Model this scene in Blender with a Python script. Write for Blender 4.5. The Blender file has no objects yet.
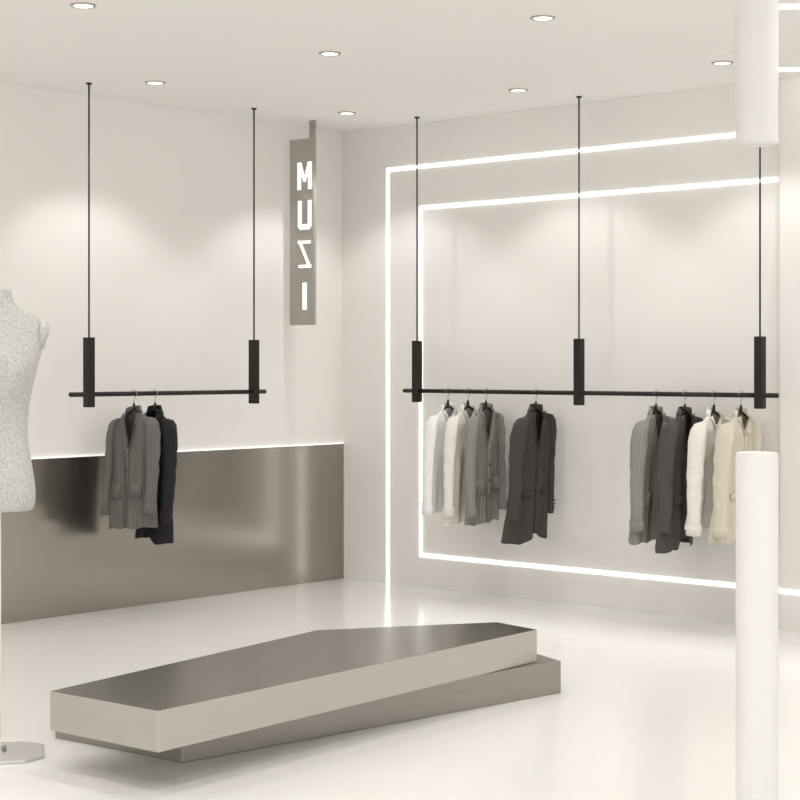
import bpy, bmesh, math, random
from mathutils import Vector, Matrix, noise
scene=bpy.context.scene
scene.view_settings.view_transform='Standard'
FP=1720.0; HZ=365.0; CH=1.5; CEIL=3.134
CX,CY=8.35,-8.78
A=math.radians(131.63)
F=Vector((math.cos(A),math.sin(A))); R=Vector((math.sin(A),-math.cos(A)))
def at_depth(px,d):
    p=Vector((CX,CY))+F*d+R*((px-400)/FP*d); return p.x,p.y
def on_z(px,py,z):
    d=(CH-z)*FP/(py-HZ); return at_depth(px,d)
def on_x(px,xv):
    dr=F+R*((px-400)/FP); d=(xv-CX)/dr.x; return CY+d*dr.y, d
def on_y(px,yv):
    dr=F+R*((px-400)/FP); d=(yv-CY)/dr.y; return CX+d*dr.x, d
def zat(py,d): return CH+(HZ-py)/FP*d
def lin(c):
    r=[]
    for v in c:
        v=v/255.0
        r.append(v/12.92 if v<=0.04045 else ((v+0.055)/1.055)**2.4)
    return (r[0],r[1],r[2],1)

# ---------- materials ----------
def mat(name,col,rough=0.6,metal=0,noise_scale=None,noise_amt=0.06,bump=0,aniso=None,emit=0,emit_col=None,spec=0.5,sheen=0):
    m=bpy.data.materials.new(name); m.use_nodes=True
    nt=m.node_tree; b=nt.nodes['Principled BSDF']
    c=lin(col)
    b.inputs['Base Color'].default_value=c
    b.inputs['Roughness'].default_value=rough
    b.inputs['Metallic'].default_value=metal
    b.inputs['Specular IOR Level'].default_value=spec
    if sheen: b.inputs['Sheen Weight'].default_value=sheen
    if emit:
        b.inputs['Emission Color'].default_value=lin(emit_col or (255,253,250))
        b.inputs['Emission Strength'].default_value=emit
    if noise_scale:
        tc=nt.nodes.new('ShaderNodeTexCoord'); mp=nt.nodes.new('ShaderNodeMapping')
        if aniso: mp.inputs['Scale'].default_value=aniso
        n=nt.nodes.new('ShaderNodeTexNoise'); n.inputs['Scale'].default_value=noise_scale; n.inputs['Detail'].default_value=4
        cr=nt.nodes.new('ShaderNodeValToRGB')
        cr.color_ramp.elements[0].position=0.3; cr.color_ramp.elements[1].position=0.7
        cr.color_ramp.elements[0].color=tuple([x*(1-noise_amt) for x in c[:3]]+[1])
        cr.color_ramp.elements[1].color=tuple([min(1,x*(1+noise_amt)) for x in c[:3]]+[1])
        nt.links.new(tc.outputs['Object'],mp.inputs['Vector']); nt.links.new(mp.outputs[0],n.inputs['Vector'])
        nt.links.new(n.outputs['Fac'],cr.inputs['Fac']); nt.links.new(cr.outputs[0],b.inputs['Base Color'])
        if bump:
            bp=nt.nodes.new('ShaderNodeBump'); bp.inputs['Strength'].default_value=bump; bp.inputs['Distance'].default_value=0.004
            nt.links.new(n.outputs['Fac'],bp.inputs['Height']); nt.links.new(bp.outputs[0],b.inputs['Normal'])
    return m
def mat_ribs(name,c1,c2,scale,rough=0.9):
    m=bpy.data.materials.new(name); m.use_nodes=True
    nt=m.node_tree; b=nt.nodes['Principled BSDF']; b.inputs['Roughness'].default_value=rough
    b.inputs['Specular IOR Level'].default_value=0.2
    tc=nt.nodes.new('ShaderNodeTexCoord'); w=nt.nodes.new('ShaderNodeTexWave')
    w.bands_direction='X'; w.inputs['Scale'].default_value=scale; w.inputs['Distortion'].default_value=0.0
    cr=nt.nodes.new('ShaderNodeValToRGB'); cr.color_ramp.elements[0].color=lin(c2); cr.color_ramp.elements[1].color=lin(c1)
    cr.color_ramp.elements[0].position=0.1; cr.color_ramp.elements[1].position=0.6
    bp=nt.nodes.new('ShaderNodeBump'); bp.inputs['Strength'].default_value=0.3; bp.inputs['Distance'].default_value=0.002
    nt.links.new(tc.outputs['UV'],w.inputs['Vector']); nt.links.new(w.outputs['Fac'],cr.inputs['Fac'])
    nt.links.new(cr.outputs[0],b.inputs['Base Color']); nt.links.new(w.outputs['Fac'],bp.inputs['Height']); nt.links.new(bp.outputs[0],b.inputs['Normal'])
    return m
M_wall=mat('plaster_wall',(240,237,233),0.85,noise_scale=1.5,noise_amt=0.01)
M_ceil=mat('ceiling_paint',(245,243,240),0.9,noise_scale=1.0,noise_amt=0.008)
M_floor=mat('polished_white_floor',(231,229,226),0.2,noise_scale=1.2,noise_amt=0.01,spec=0.5)
M_black=mat('black_metal',(24,20,19),0.5,metal=0.2,noise_scale=40,noise_amt=0.1)
M_steel=mat('satin_steel_wainscot',(163,158,150),0.22,metal=0.93,noise_scale=3,noise_amt=0.02,aniso=(1,0.4,12))
M_btop=mat('bench_steel_dark_reflect',(122,117,109),0.26,metal=0.95,noise_scale=4,noise_amt=0.03,aniso=(1,12,1))  # bench steel for the top, its dark reflected tone put into the colour
M_bside=mat('bench_steel_light_reflect',(188,185,179),0.42,metal=0.7,noise_scale=4,noise_amt=0.015,aniso=(1,1,15))  # same steel for the sides, bright room reflection painted in as lighter colour
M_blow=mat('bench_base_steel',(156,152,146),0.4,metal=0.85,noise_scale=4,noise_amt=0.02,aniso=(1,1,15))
M_led=mat('led_strip',(255,254,252),0.5,emit=3.0)
M_led2=mat('led_ledge',(255,254,252),0.5,emit=0.5)
M_letter=mat('sign_letter',(250,250,248),0.5,emit=0.6)
M_sign=mat('sign_metal',(170,166,159),0.5,metal=0.2,noise_scale=6,noise_amt=0.03)
M_sign2=mat('sign_post_metal',(160,156,150),0.5,metal=0.2,noise_scale=6,noise_amt=0.03)
M_lamp=mat('lamp_face',(255,253,250),0.5,emit=4)
M_rim=mat('lamp_rim',(180,168,155),0.4,metal=0.3,noise_scale=20,noise_amt=0.03)
M_white=mat('white_lacquer',(230,228,225),0.35,noise_scale=2,noise_amt=0.01)
M_plate=mat('base_plate_steel',(210,208,205),0.3,metal=0.6,noise_scale=5,noise_amt=0.02)
M_hook=mat('chrome',(190,188,185),0.25,metal=1,noise_scale=30,noise_amt=0.03)
M_hang=mat('hanger_black',(30,27,25),0.5,noise_scale=30,noise_amt=0.1)
M_linen=mat('linen_weave',(200,198,194),0.95,noise_scale=190,noise_amt=0.22,bump=0.5,spec=0.1,aniso=(1,1,0.5))
M_btn=mat('button_horn',(50,44,40),0.4,noise_scale=50,noise_amt=0.1)
M_btnw=mat('button_pearl',(225,220,210),0.3,noise_scale=50,noise_amt=0.05)

# ---------- helpers ----------
def link(ob,parent=None):
    scene.collection.objects.link(ob)
    if parent: ob.parent=parent
    return ob
def mesh_obj(name,verts,faces,mats,parent=None,smooth=False,mids=None,uvs=None):
    me=bpy.data.meshes.new(name); me.from_pydata([tuple(v) for v in verts],[],faces); 
    for m in (mats if isinstance(mats,list) else [mats]): me.materials.append(m)
    if mids:
        for p,i in zip(me.polygons,mids): p.material_index=i
    if uvs:
        ul=me.uv_layers.new(name='UVMap')
        for p in me.polygons:
            us=[uvs[me.loops[l].vertex_index] for l in p.loop_indices]
            mx_=max(u[0] for u in us)
            for l,u in zip(p.loop_indices,us):
                uu=u[0]
                if mx_-uu>0.5*uvs_period[0]: uu+=uvs_period[0]
                ul.data[l].uv=(uu,u[1])
    bm=bmesh.new(); bm.from_mesh(me); bmesh.ops.recalc_face_normals(bm,faces=bm.faces); bm.to_mesh(me); bm.free()
    if smooth:
        for p in me.polygons: p.use_smooth=True
    return link(bpy.data.objects.new(name,me),parent)
uvs_period=[1.0]
def box(name,lo,hi,m,parent=None,bev=0):
    x0,y0,z0=lo;x1,y1,z1=hi
    v=[(x0,y0,z0),(x1,y0,z0),(x1,y1,z0),(x0,y1,z0),(x0,y0,z1),(x1,y0,z1),(x1,y1,z1),(x0,y1,z1)]
    f=[(0,3,2,1),(4,5,6,7),(0,1,5,4),(1,2,6,5),(2,3,7,6),(3,0,4,7)]
    o=mesh_obj(name,v,f,m,parent)
    if bev:
        b=o.modifiers.new('b','BEVEL'); b.width=bev; b.segments=2
    return o
def prism(name,pts,z0,z1,mats,parent=None,bev=0,topmat=0,sidemat=0):
    n=len(pts); v=[(p[0],p[1],z0) for p in pts]+[(p[0],p[1],z1) for p in pts]
    f=[tuple(range(n)),tuple(range(n,2*n))]+[(i,(i+1)%n,n+(i+1)%n,n+i) for i in range(n)]
    o=mesh_obj(name,v,f,mats,parent,mids=[sidemat,topmat]+[sidemat]*n)
    if bev:
        b=o.modifiers.new('b','BEVEL'); b.width=bev; b.segments=2
    return o
def empty(name,loc=(0,0,0),rz=0):
    e=bpy.data.objects.new(name,None); e.location=loc; e.rotation_euler=(0,0,rz); e.empty_display_size=0.1
    scene.collection.objects.link(e); return e
def revolve(name,prof,m,loc=(0,0,0),n=40,parent=None,smooth=True):
    v=[];f=[]
    for r,z in prof:
        for i in range(n):
            a=2*math.pi*i/n; v.append((loc[0]+r*math.cos(a),loc[1]+r*math.sin(a),loc[2]+z))
    k=len(prof)
    for j in range(k-1):
        for i in range(n):
            f.append((j*n+i,j*n+(i+1)%n,(j+1)*n+(i+1)%n,(j+1)*n+i))
    f.append(tuple(range(n))); f.append(tuple(range((k-1)*n,k*n)))
    o=mesh_obj(name,v,f,m,parent)
    if smooth:
        for p in o.data.polygons: p.use_smooth=len(p.vertices)==4
        s=o.modifiers.new('e','EDGE_SPLIT'); s.split_angle=math.radians(40)
    return o
def tube(name,pts,rad,m,parent=None,n=12,smooth=True):
    pts=[Vector(p) for p in pts]; v=[];f=[]
    rads=rad if isinstance(rad,list) else [rad]*len(pts)
    prev=None
    for i,p in enumerate(pts):
        t=(pts[min(i+1,len(pts)-1)]-pts[max(i-1,0)]).normalized()
        if prev is None:
            a=Vector((0,1,0)) if abs(t.y)<0.9 else Vector((1,0,0))
        else: a=prev
        a=(a-t*a.dot(t)).normalized(); b=t.cross(a); prev=a
        for k in range(n):
            an=2*math.pi*k/n; v.append(p+(a*math.cos(an)+b*math.sin(an))*rads[i])
    for j in range(len(pts)-1):
        for k in range(n): f.append((j*n+k,j*n+(k+1)%n,(j+1)*n+(k+1)%n,(j+1)*n+k))
    f.append(tuple(range(n))); f.append(tuple(range((len(pts)-1)*n,len(pts)*n)))
    return mesh_obj(name,v,f,m,parent,smooth)

# ---------- room ----------
XE,YE=14.0,-14.0
box('floor',(-0.2,YE,-0.1),(XE,0.2,0),M_floor)
box('ceiling',(-0.2,YE,CEIL),(XE,0.2,CEIL+0.1),M_ceil)
box('wall_left',(-0.2,YE,0),(0,0.2,CEIL),M_wall)
box('wall_right',(0,0,0),(XE,0.2,CEIL),M_wall)
xp,_=on_y(778,0)
box('wall_pilaster',(xp+0.04,-0.05,0),(xp+2.6,0,CEIL),M_wall)
w=empty('steel_wainscot_panel')
box('panel_sheet',(0.001,YE+0.01,0.001),(0.018,-0.001,0.945),M_steel,w)
box('panel_ledge_light',(0.001,YE+0.01,0.946),(0.017,-0.001,0.954),M_led2,w)

def strip(par,name,x0,x1,z0,z1,yb=0):
    box(name,(x0,yb-0.006,z0),(x1,yb,z1),M_led,par)
xo,do=on_y(388,0); xi,di=on_y(421,0)
zo=zat(170,do); zi=zat(208,di); zb=zat(555,di); t=0.02
x736,_=on_y(760,0)
e=empty('led_frame_light')
strip(e,'strip_vertical',xo-t/2,xo+t/2,0.0,zo+t/2)
strip(e,'strip_top',xo+t/2,x736,zo-t/2,zo+t/2)
e=empty('led_frame_light')
strip(e,'strip_vertical',xi-t/2,xi+t/2,zb-t/2,zi+t/2)
strip(e,'strip_top',xi+t/2,xp,zi-t/2,zi+t/2)
strip(e,'strip_bottom',xi+t/2,xp+0.04,zb-t/2,zb+t/2)
strip(e,'strip_return',xp+0.04,xp+2.5,zb-t/2,zb+t/2,-0.05)

for (py,wd) in ((69,0.08),(6,0.07)):
    d=(CEIL-CH)*FP/(HZ-py)
    p0=at_depth(770,d); 
    dirv=R; q0=Vector(p0); q1=q0+dirv*1.6; n=F*wd/2
    prism('ceiling_slot_light',[q0-n,q1-n,q1+n,q0+n],CEIL-0.006,CEIL+0.0,M_led)

gx=[0.69,2.09,3.48,4.88,6.28,7.68]; gy=[-0.68,-2.29,-3.90,-5.51,-7.12,-8.73]
for x in gx:
    for y in gy:
        e=empty('recessed_downlight',(x,y,CEIL))
        revolve('rim',[(0.043,-0.0005),(0.045,-0.007),(0.056,-0.007),(0.060,-0.0005)],M_rim,parent=e)
        revolve('lamp_lens',[(0.043,0),(0.042,-0.005),(0.02,-0.0075)],M_lamp,parent=e)
        L=bpy.data.lights.new('beam','SPOT'); L.energy=33; L.spot_size=math.radians(108); L.spot_blend=0.4
        L.shadow_soft_size=0.05; L.color=(1,0.985,0.965)
        o=bpy.data.objects.new('beam',L); o.location=(0,0,-0.02); link(o,e)

# ---------- hanging rails ----------
ZR=1.33; YR=-0.24; XL=0.387
def rail(axis,fixed,posts,a0,a1):
    e=empty('ceiling_hung_clothes_rail')
    P=(lambda s,z:(s,fixed,z)) if axis=='x' else (lambda s,z:(fixed,s,z))
    tube('rail_bar',[P(a0,ZR),P(a1,ZR)],0.0135,M_black,e,n=16)
    for i,s in enumerate(posts):
        x,y,_=P(s,0); h=0.025
        box('post_%d'%(i+1),(x-h,y-h,1.255),(x+h,y+h,1.66),M_black,e,bev=0.003)
        tube('cable_%d'%(i+1),[(x,y,1.66),(x,y,CEIL-0.008)],0.0052,M_black,e,n=10)
        revolve('ceiling_cap_%d'%(i+1),[(0.008,-0.012),(0.016,-0.008),(0.018,-0.0005)],M_black,(x,y,CEIL),20,e)
rail('y',XL,[on_x(89,XL)[0],on_x(254,XL)[0]],on_x(70,XL)[0],on_x(265,XL)[0])
rail('x',YR,[on_y(417,YR)[0],on_y(579,YR)[0],on_y(760,YR)[0]],on_y(404,YR)[0],on_y(778,YR)[0])

# ---------- sign ----------
sg=empty('hanging_blade_sign')
sy=-0.577
X0,d0=on_y(291,sy); X1,d1=on_y(315,sy); Xs,_=on_y(308.5,sy)
dm=(d0+d1)/2; zt=zat(139,dm); zbm=zat(325,dm)
Xp,_=on_y(310,sy)
box('sign_panel',(X0,sy-0.012,zbm),(X1,sy+0.012,zt),M_sign,sg,bev=0.002)
box('sign_post',(Xp,sy-0.009,zt),(X1,sy+0.009,CEIL),M_sign2,sg,bev=0.002)
def letter(name,strokes,pc,y0,y1,hwp=7):
    xa=on_y(pc-hwp,sy-0.02)[0]; xb=on_y(pc+hwp,sy-0.02)[0]; z0=zat(y1,dm); z1=zat(y0,dm)
    V=[];Fc=[]
    for poly in strokes:
        n=len(poly); b=len(V)
        for yy in (sy-0.017,sy-0.0121):
            for (u,v) in poly: V.append((xa+(xb-xa)*u,yy,z0+(z1-z0)*v))
        Fc.append(tuple(range(b,b+n))); Fc.append(tuple(range(b+n,b+2*n)))
        for i in range(n): Fc.append((b+i,b+(i+1)%n,b+n+(i+1)%n,b+n+i))
    mesh_obj(name,V,Fc,M_letter,sg)
s=0.24
letter('letter_M',[[(0,0),(s,0),(s,1),(0,1)],[(1-s,0),(1,0),(1,1),(1-s,1)],[(0,1),(s*1.1,1),(0.58,0.3),(0.42,0.3)],[(1,1),(1-s*1.1,1),(0.42,0.3),(0.58,0.3)]],304,163,190)
letter('letter_U',[[(0,0.1),(s,0.16),(s,1),(0,1)],[(1-s,0.16),(1,0.1),(1,1),(1-s,1)],[(0,0.1),(0.18,0),(0.82,0),(1,0.1),(1-s,0.18),(s,0.18)]],304,201,230,6.5)
letter('letter_Z',[[(0,0.89),(0.95,0.89),(0.95,1),(0,1)],[(0.05,0),(1,0),(1,0.11),(0.05,0.11)],[(0,1),(0.2,1),(1,0),(0.8,0)]],304,241,268,6.5)
letter('letter_I',[[(0.36,0),(0.64,0),(0.64,1),(0.36,1)]],304,283,310)

# ---------- bench ----------
be=empty('steel_display_bench')
zt1,zt2=0.146,0.294
up=[on_z(50,691,zt2),on_z(158,711,zt2),on_z(537,629.5,zt2),on_z(497,622,zt2),on_z(317,630,zt2)]
prism('upper_slab',up,zt1+0.002,zt2,[M_bside,M_btop],be,bev=0.003,topmat=1,sidemat=0)
lw=[on_z(55,738,0),on_z(182,763,0),on_z(561,693,0),on_z(500,672,0),on_z(300,690,0)]
prism('lower_slab',lw,0.0,zt1,[M_blow,M_btop],be,bev=0.003,topmat=0,sidemat=0)

# ---------- column pieces ----------
cxy=at_depth(757,5.0); rc=0.0612
zc=zat(452,5.0); zc2=zat(145,5.0)
revolve('white_pedestal_column',[(rc*1.0,0),(rc,0.002),(rc,zc-0.008),(rc-0.002,zc-0.002),(rc-0.008,zc)],M_white,(cxy[0],cxy[1],0),64)
revolve('white_ceiling_column',[(rc-0.006,zc2),(rc,zc2+0.006),(rc,CEIL)],M_white,(cxy[0],cxy[1],0),64)

# ---------- mannequin ----------
mx,my=at_depth(-1,6.62)
rzm=math.radians(41.63+12)
mn=empty('dress_form_mannequin',(mx,my,0),rzm)
prof=[(0.936,.118,.09,0),(0.945,.132,.102,0),(0.98,.14,.112,0),(1.05,.136,.112,0),(1.12,.124,.1,0),(1.2,.110,.086,0),(1.26,.106,.08,0),(1.33,.112,.086,-.003),
(1.4,.124,.098,-.01),(1.47,.14,.108,-.015),(1.53,.155,.105,-.012),(1.58,.170,.095,-.005),(1.62,.178,.085,0),(1.655,.176,.075,.004),(1.68,.155,.066,.006),(1.7,.115,.06,.008),(1.715,.08,.055,.008),(1.735,.058,.052,.006),(1.76,.050,.05,.002),(1.785,.048,.048,-.002),(1.795,.040,.04,-.002),(1.798,.02,.02,-.002)]
V=[];Fc=[];n=64
for (z,hw,hd,yo) in prof:
    for i in range(n):
        a=2*math.pi*i/n; c,s_=math.cos(a),math.sin(a)
        x=hw*math.copysign(abs(c)**0.85,c); y=hd*math.copysign(abs(s_)**0.9,s_)+yo
        if s_<0:
            for bx in (-.07,.07):
                g=math.exp(-((x-bx)**2/.0022+(z-1.47)**2/.004)); y-=0.035*g
        V.append((x,y,z))
for j in range(len(prof)-1):
    for i in range(n): Fc.append((j*n+i,j*n+(i+1)%n,(j+1)*n+(i+1)%n,(j+1)*n+i))
Fc.append(tuple(range(n)));Fc.append(tuple(range((len(prof)-1)*n,len(prof)*n)))
o=mesh_obj('torso',V,Fc,M_linen,mn,smooth=True)
sb=o.modifiers.new('s','SUBSURF'); sb.levels=1; sb.render_levels=2
for sgn in (-1,1):
    tube('shoulder_cap',[(sgn*.150,0.002,1.615),(sgn*.172,0.002,1.612),(sgn*.181,0.002,1.61),(sgn*.184,.002,1.609)],[.060,.056,.044,.01],M_linen,mn,n=32)
tube('centre_seam',[(0,-.1175,1.0),(0,-.0875,1.22),(0,-.125,1.45),(0,-.06,1.7)],0.0012,M_linen,mn,n=6)
revolve('pole',[(0.008,0.01),(0.008,0.94)],M_white,parent=mn,n=20)
k=0.17; c=0.07
pl=[(-k+c,-k),(k-c,-k),(k,-k+c),(k,k-c),(k-c,k),(-k+c,k),(-k,k-c),(-k,-k+c)]
prism('base_plate',pl,0,0.012,M_plate,mn,bev=0.003)
revolve('pole_socket',[(0.03,0.012),(0.028,0.03),(0.01,0.05)],M_hook,parent=mn,n=24)

# ---------- garments ----------
def garment(name,loc,rz,m,seed=0,L=0.80,Ws=0.14,Wh=0.165,D=0.062,style='blazer',sleeve_len=0.6,sw=1.0,fold=0.008,swing=0.0,lean=-0.06,tilt=0.10):
    rnd=random.Random(seed)
    e=empty(name,loc,rz)
    zn=-0.085; sl=0.075; zh=zn-L; nw=0.05
    vd={'blazer':0.26,'cardigan':0.22,'shirt':0.07,'coat':0.1}[style]
    ph=rnd.uniform(0,6); ph2=rnd.uniform(0,6)
    def ztop(x,front):
        zz=zn-sl*min(1.3,abs(x)/Ws)**1.1
        if abs(x)<nw and front: zz=zn-sl*(nw/Ws)**1.1-vd*(1-abs(x)/nw)**0.9
        return zz
    def surf(cx,s,v):
        hw=Ws+(Wh-Ws)*v-0.012*math.exp(-((v-.45)/.15)**2)
        x=hw*math.copysign(abs(cx)**0.8,cx); front=s<0
        zt=ztop(x*Ws/hw,front)
        zhe=zh+0.006*math.sin(9*x*6+ph)
        if style=='blazer' and front: zhe+=0.055*math.exp(-(x/.04)**2)
        z=zt+(zhe-zt)*v
        vv=(zn-z)/L
        k=min(1,(v/.10))**0.5
        if abs(x)<nw: k=max(k,0.6)
        d=D*(0.75+0.35*vv)
        y=d*k*math.copysign(abs(s)**0.75,s) if s!=0 else 0
        amp=fold*max(0,vv-.1)*1.6
        y+=amp*math.sin(x*38+ph+vv*2)+amp*.6*math.sin(x*75+ph2-vv*3)
        y+=0.003*noise.noise(Vector((x*12,s*2+seed,z*9)))*2*min(1,v*6)
        return Vector((x,y,z))
    def fpt(x,z):
        lo,hi=0.0,1.0
        hwt=Ws+(Wh-Ws)*0.5
        c=min(.999,(abs(x)/hwt))**(1/0.8); c=math.copysign(c,x); s=-math.sqrt(1-c*c)
        for _ in range(20):
            mid=(lo+hi)/2
            if surf(c,s,mid).z>z: lo=mid
            else: hi=mid
        p=surf(c,s,lo); return Vector((x,p.y,z))
    N=96;Mr=36;V=[];Fc=[];U=[]
    for j in range(Mr+1):
        v=(j/Mr)**1.3
        for i in range(N):
            a=2*math.pi*(i+.5)/N; V.append(surf(math.cos(a),math.sin(a),v)); U.append((i/N,v))
    for j in range(Mr):
        for i in range(N): Fc.append((j*N+i,j*N+(i+1)%N,(j+1)*N+(i+1)%N,(j+1)*N+i))
    uvs_period[0]=1.0
    mesh_obj('body',V,Fc,m,e,smooth=True,uvs=U)
    for sg_ in (-1,1):
        zs=zn-sl
        cp=[(.118,.0,zs+.018,.012,.02),(.135,.0,zs+.008,.026,.042),(.152,-.002,zs-.022,.032,.054),(.163,-.004,zs-.09,.034,.058),(.170,-.008,zs-.2,.032,.053),(.174,-.014,zs-.3,.030,.049),(.178,-.024,zs-.4,.029,.046),(.180,-.034,zs-.5,.028,.043),(.180,-.042,zs-.6,.027,.041)]
        V=[];Fc=[];U=[];n=28;rows=40;sc=sleeve_len/0.6
        for j in range(rows+1):
            tt=j/rows*(len(cp)-1); i0=min(int(tt),len(cp)-2); f=tt-i0
            a_=cp[i0];b_=cp[i0+1]; f2=f
            q=[a_[k_]+(b_[k_]-a_[k_])*f2 for k_ in range(5)]
            q[0]*=Ws/0.15
            z=zs+(q[2]-zs)*sc if q[2]<zs else q[2]
            y0=q[1]+swing*sg_*max(0,(zs-z))
            for k_ in range(n):
                an=2*math.pi*k_/n
                wr=1+0.10*noise.noise(Vector((math.cos(an)*1.5+seed*3,math.sin(an)*1.5+sg_,z*16)))*min(1,j/8)+0.05*math.sin(z*55+an*2+seed)*math.exp(-((zs-z-.3)/.12)**2)
                V.append((sg_*q[0]+q[3]*sw*wr*math.cos(an),y0+q[4]*sw*wr*math.sin(an),z+0.006*math.sin(an)*j/rows)); U.append((k_/n*0.4,z))
        for j in range(rows):
            for k_ in range(n): Fc.append((j*n+k_,j*n+(k_+1)%n,(j+1)*n+(k_+1)%n,(j+1)*n+k_))
        Fc.append(tuple(range(n)))
        uvs_period[0]=0.4
        ob=mesh_obj('sleeve',V,Fc,m,e,smooth=True,uvs=U)
        uvs_period[0]=1.0
        so=ob.modifiers.new('so','SOLIDIFY'); so.thickness=0.004
        zc_=zs-.6*sc; yc=-.042+swing*sg_*.6*sc
        if style in('blazer',):
            for b_ in range(3):
                zz=zc_+.03+.022*b_
                xb_=sg_*.180*Ws/.15
                tube('cuff_button',[(xb_+.005*sg_,yc-.043*sw+.004,zz),(xb_+.005*sg_,yc-.043*sw-.003,zz)],0.005,M_btn,e,n=10)
        if style in('shirt','coat','cardigan'):
            V=[];Fc=[];U=[]
            for j,(rr,zz) in enumerate([(1.1,zc_+.055),(1.16,zc_+.05),(1.14,zc_-.002),(1.0,zc_-.004)]):
                for k_ in range(n):
                    an=2*math.pi*k_/n; V.append((sg_*.180*Ws/.15+.029*sw*rr*math.cos(an),yc+(1-min(1,(zc_+.06-zz)/.06))*.004+.043*sw*rr*math.sin(an),zz)); U.append((k_/n*.4,zz))
            for j in range(3):
                for k_ in range(n): Fc.append((j*n+k_,j*n+(k_+1)%n,(j+1)*n+(k_+1)%n,(j+1)*n+k_))
            uvs_period[0]=0.4
            mesh_obj('cuff',V,Fc,m,e,smooth=True,uvs=U)
            uvs_period[0]=1.0
    znk=zn-sl*(nw/Ws)**1.1
    def ribbon(nm,inner,outer,mm,th=0.004):
        V=list(inner)+list(outer);k_=len(inner)
        Fc=[(i,i+1,k_+i+1,k_+i) for i in range(k_-1)]
        ob=mesh_obj(nm,V,Fc,mm,e,smooth=True,uvs=[(0.045*0,0) for _ in V]) ; so=ob.modifiers.new('s','SOLIDIFY'); so.thickness=th; so.offset=0
        ul=ob.data.uv_layers[0]
        for l in ob.data.loops:
            vi=l.vertex_index; ul.data[l.index].uv=(V[vi].x*1.3,V[vi].z)
    for sg_ in (-1,1):
        inn=[];out=[]
        K=12
        lwid=0.048 if style=='blazer' else (0.022 if style=='cardigan' else 0.03)
        for i in range(K+1):
            t_=i/K
            x=nw*t_**1.0; z=znk-vd*(1-t_)**0.9
            p=fpt(sg_*max(x,0.002),z-0.004); p.x=sg_*x; p.y-=0.006; inn.append(p)
            if style=='blazer':
                wd=lwid*(min(1,t_*1.7)) if t_<.62 else (lwid*0.55)
            elif style=='cardigan': wd=lwid
            else: wd=lwid*(1-.3*t_)
            q=fpt(sg_*(x+wd),z-0.012); q.y-=0.010; out.append(q)
        ribbon('lapel',inn,out,m)
    inn=[];out=[]
    for i in range(13):
        a=math.pi*i/12; c_,s_=math.cos(a),math.sin(a)
        inn.append(Vector((nw*1.0*c_,-.012+0.045*s_,zn-.012-0.012*(1-s_)+.012)))
        out.append(Vector((nw*1.25*c_,-.016+0.058*s_,zn-.04-0.012*(1-s_)+.004)))
    top=[v_+Vector((0,0,.014)) for v_ in inn]
    ribbon('collar',top,out,m)
    zb0=znk-vd+.004; K=16; a1=[];a2=[]
    pw=0.016
    zend=zh+(.066 if style=='blazer' else .01)
    for i in range(K+1):
        z=zb0+(zend-zb0)*i/K
        p=fpt(-pw,z); q=fpt(pw,z); p.y-=.005; q.y-=.004; a1.append(p);a2.append(q)
    ribbon('placket',a1,a2,m,0.005)
    nb={'blazer':2,'cardigan':4,'shirt':6,'coat':4}[style]
    for i in range(nb):
        z=zb0-.03-(i*(0.11 if style!='cardigan' else .1)); p=fpt(0,z)
        tube('button',[(0,p.y-.004,z),(0,p.y-.011,z)],0.008 if style!='shirt' else .005,M_btn if style=='blazer' else M_btnw if style in('shirt','coat') else M_btn,e,n=12)
    if style in('blazer','coat','cardigan'):
        for sg_ in (-1,1):
            zz=zn-L*.62; tp=[];bt=[]
            for i in range(7):
                x=sg_*(.045+.07*i/6); p=fpt(x,zz); p.y-=.005; q=fpt(x,zz-(.04 if style!='cardigan' else .10)); q.y-=.006; tp.append(p);bt.append(q)
            ribbon('pocket_flap',tp,bt,m)
    pts=[]
    for i in range(21):
        u=-1+i/10; pts.append((u*(Ws-.012),0,zn-.012-(sl-.004)*abs(u)**1.3))
    tube('hanger_bar',pts,0.007,M_hang,e)
    tube('hanger_neck',[(0,0,zn-.02),(0,0,zn+.028)],[.011,.007],M_hang,e)
    for ch in list(e.children):
        for vv in ch.data.vertices:
            dz=max(0,zn-vv.co.z)
            vv.co.z+=tilt*vv.co.x
            vv.co.x+=lean*(dz/L)**0.9
    hp=[(0,0,zn+.02),(0,0,-0.034)]
    for i in range(15):
        a=math.radians(-70+250*i/14); hp.append((0.022*math.cos(a),0,0.022*math.sin(a)))
    tube('hanger_hook',hp,0.0022,M_hook,e,n=8)
    return e
G1=mat_ribs('grey_rib_knit',(114,112,107),(98,96,92),17)
G2=mat_ribs('light_grey_rib_knit',(152,149,142),(130,127,121),14)
Dk=mat('dark_navy_wool',(42,39,42),0.9,noise_scale=60,noise_amt=0.12,spec=0.2,sheen=0.03)
Ch=mat('charcoal_wool',(71,67,65),0.85,noise_scale=60,noise_amt=0.08,spec=0.2,sheen=0.03)
Ch2=mat('slate_wool',(80,77,75),0.85,noise_scale=60,noise_amt=0.08,spec=0.2,sheen=0.03)
Wt=mat('white_cotton',(241,240,238),0.9,noise_scale=30,noise_amt=0.02,spec=0.2)
Cr=mat('cream_cotton',(231,227,219),0.9,noise_scale=30,noise_amt=0.02,spec=0.2)
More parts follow.
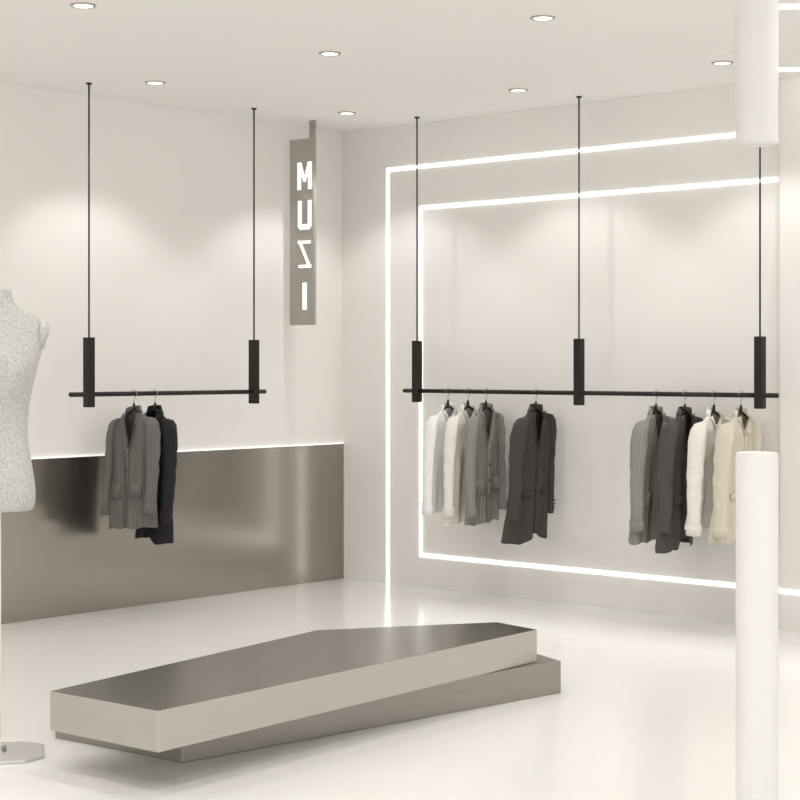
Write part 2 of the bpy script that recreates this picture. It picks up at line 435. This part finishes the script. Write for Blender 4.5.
Bg=mat('beige_canvas',(209,202,185),0.9,noise_scale=30,noise_amt=0.03,spec=0.2)
def GL(name,px,m,**k): 
    y,d=on_x(px,XL); return garment(name,(XL,y,ZR),k.pop('rz',0),m,**k)
def GR(name,px,m,**k):
    x,d=on_y(px,YR); return garment(name,(x,YR,ZR),math.pi/2+k.pop('rz',0),m,**k)
GL('grey_ribbed_cardigan',134,G1,seed=1,L=.71,style='cardigan',rz=.15,lean=-.01,tilt=0.05,sleeve_len=.55)
GL('dark_blazer_jacket',155,Dk,seed=2,L=.80,style='blazer',sleeve_len=.6,lean=-.01,tilt=-.08,Wh=.145,Ws=.13)
GR('white_shirt',448,Wt,seed=3,L=.68,style='shirt',D=.045,lean=-.085,sw=.85)
GR('white_shirt',468,Cr,seed=4,L=.74,style='shirt',D=.045,sw=.85,lean=-.08)
GR('grey_ribbed_cardigan',486,G2,seed=5,L=.74,style='cardigan',D=.045,lean=-.05,Ws=.125,Wh=.14,sw=.85)
GR('charcoal_blazer_jacket',536,Ch,seed=6,L=.82,style='blazer',D=.07,lean=-.12,Wh=.18)
GR('grey_ribbed_cardigan',656,G2,seed=7,L=.76,style='cardigan',D=.055,lean=-.10)
GR('charcoal_blazer_jacket',685,Ch2,seed=8,L=.79,style='blazer',D=.065,lean=-.12)
GR('cream_shirt',714,Cr,seed=9,L=.66,style='shirt',D=.05,lean=-.11)
GR('beige_jacket',741,Bg,seed=10,L=.72,style='coat',D=.065,lean=-.13)

# ---------- world & camera ----------
wd=bpy.data.worlds.new('World'); scene.world=wd; wd.use_nodes=True
bg=wd.node_tree.nodes['Background']; bg.inputs[0].default_value=(1,0.983,0.962,1); bg.inputs[1].default_value=1.8
cam=bpy.data.cameras.new('camera'); co=bpy.data.objects.new('camera',cam); scene.collection.objects.link(co)
cam.sensor_width=36; cam.lens=FP/800*36; cam.shift_y=-(400-HZ)/800; cam.clip_end=100
co.location=(CX,CY,CH); co.rotation_euler=(math.radians(90),0,A-math.pi/2)
scene.camera=co
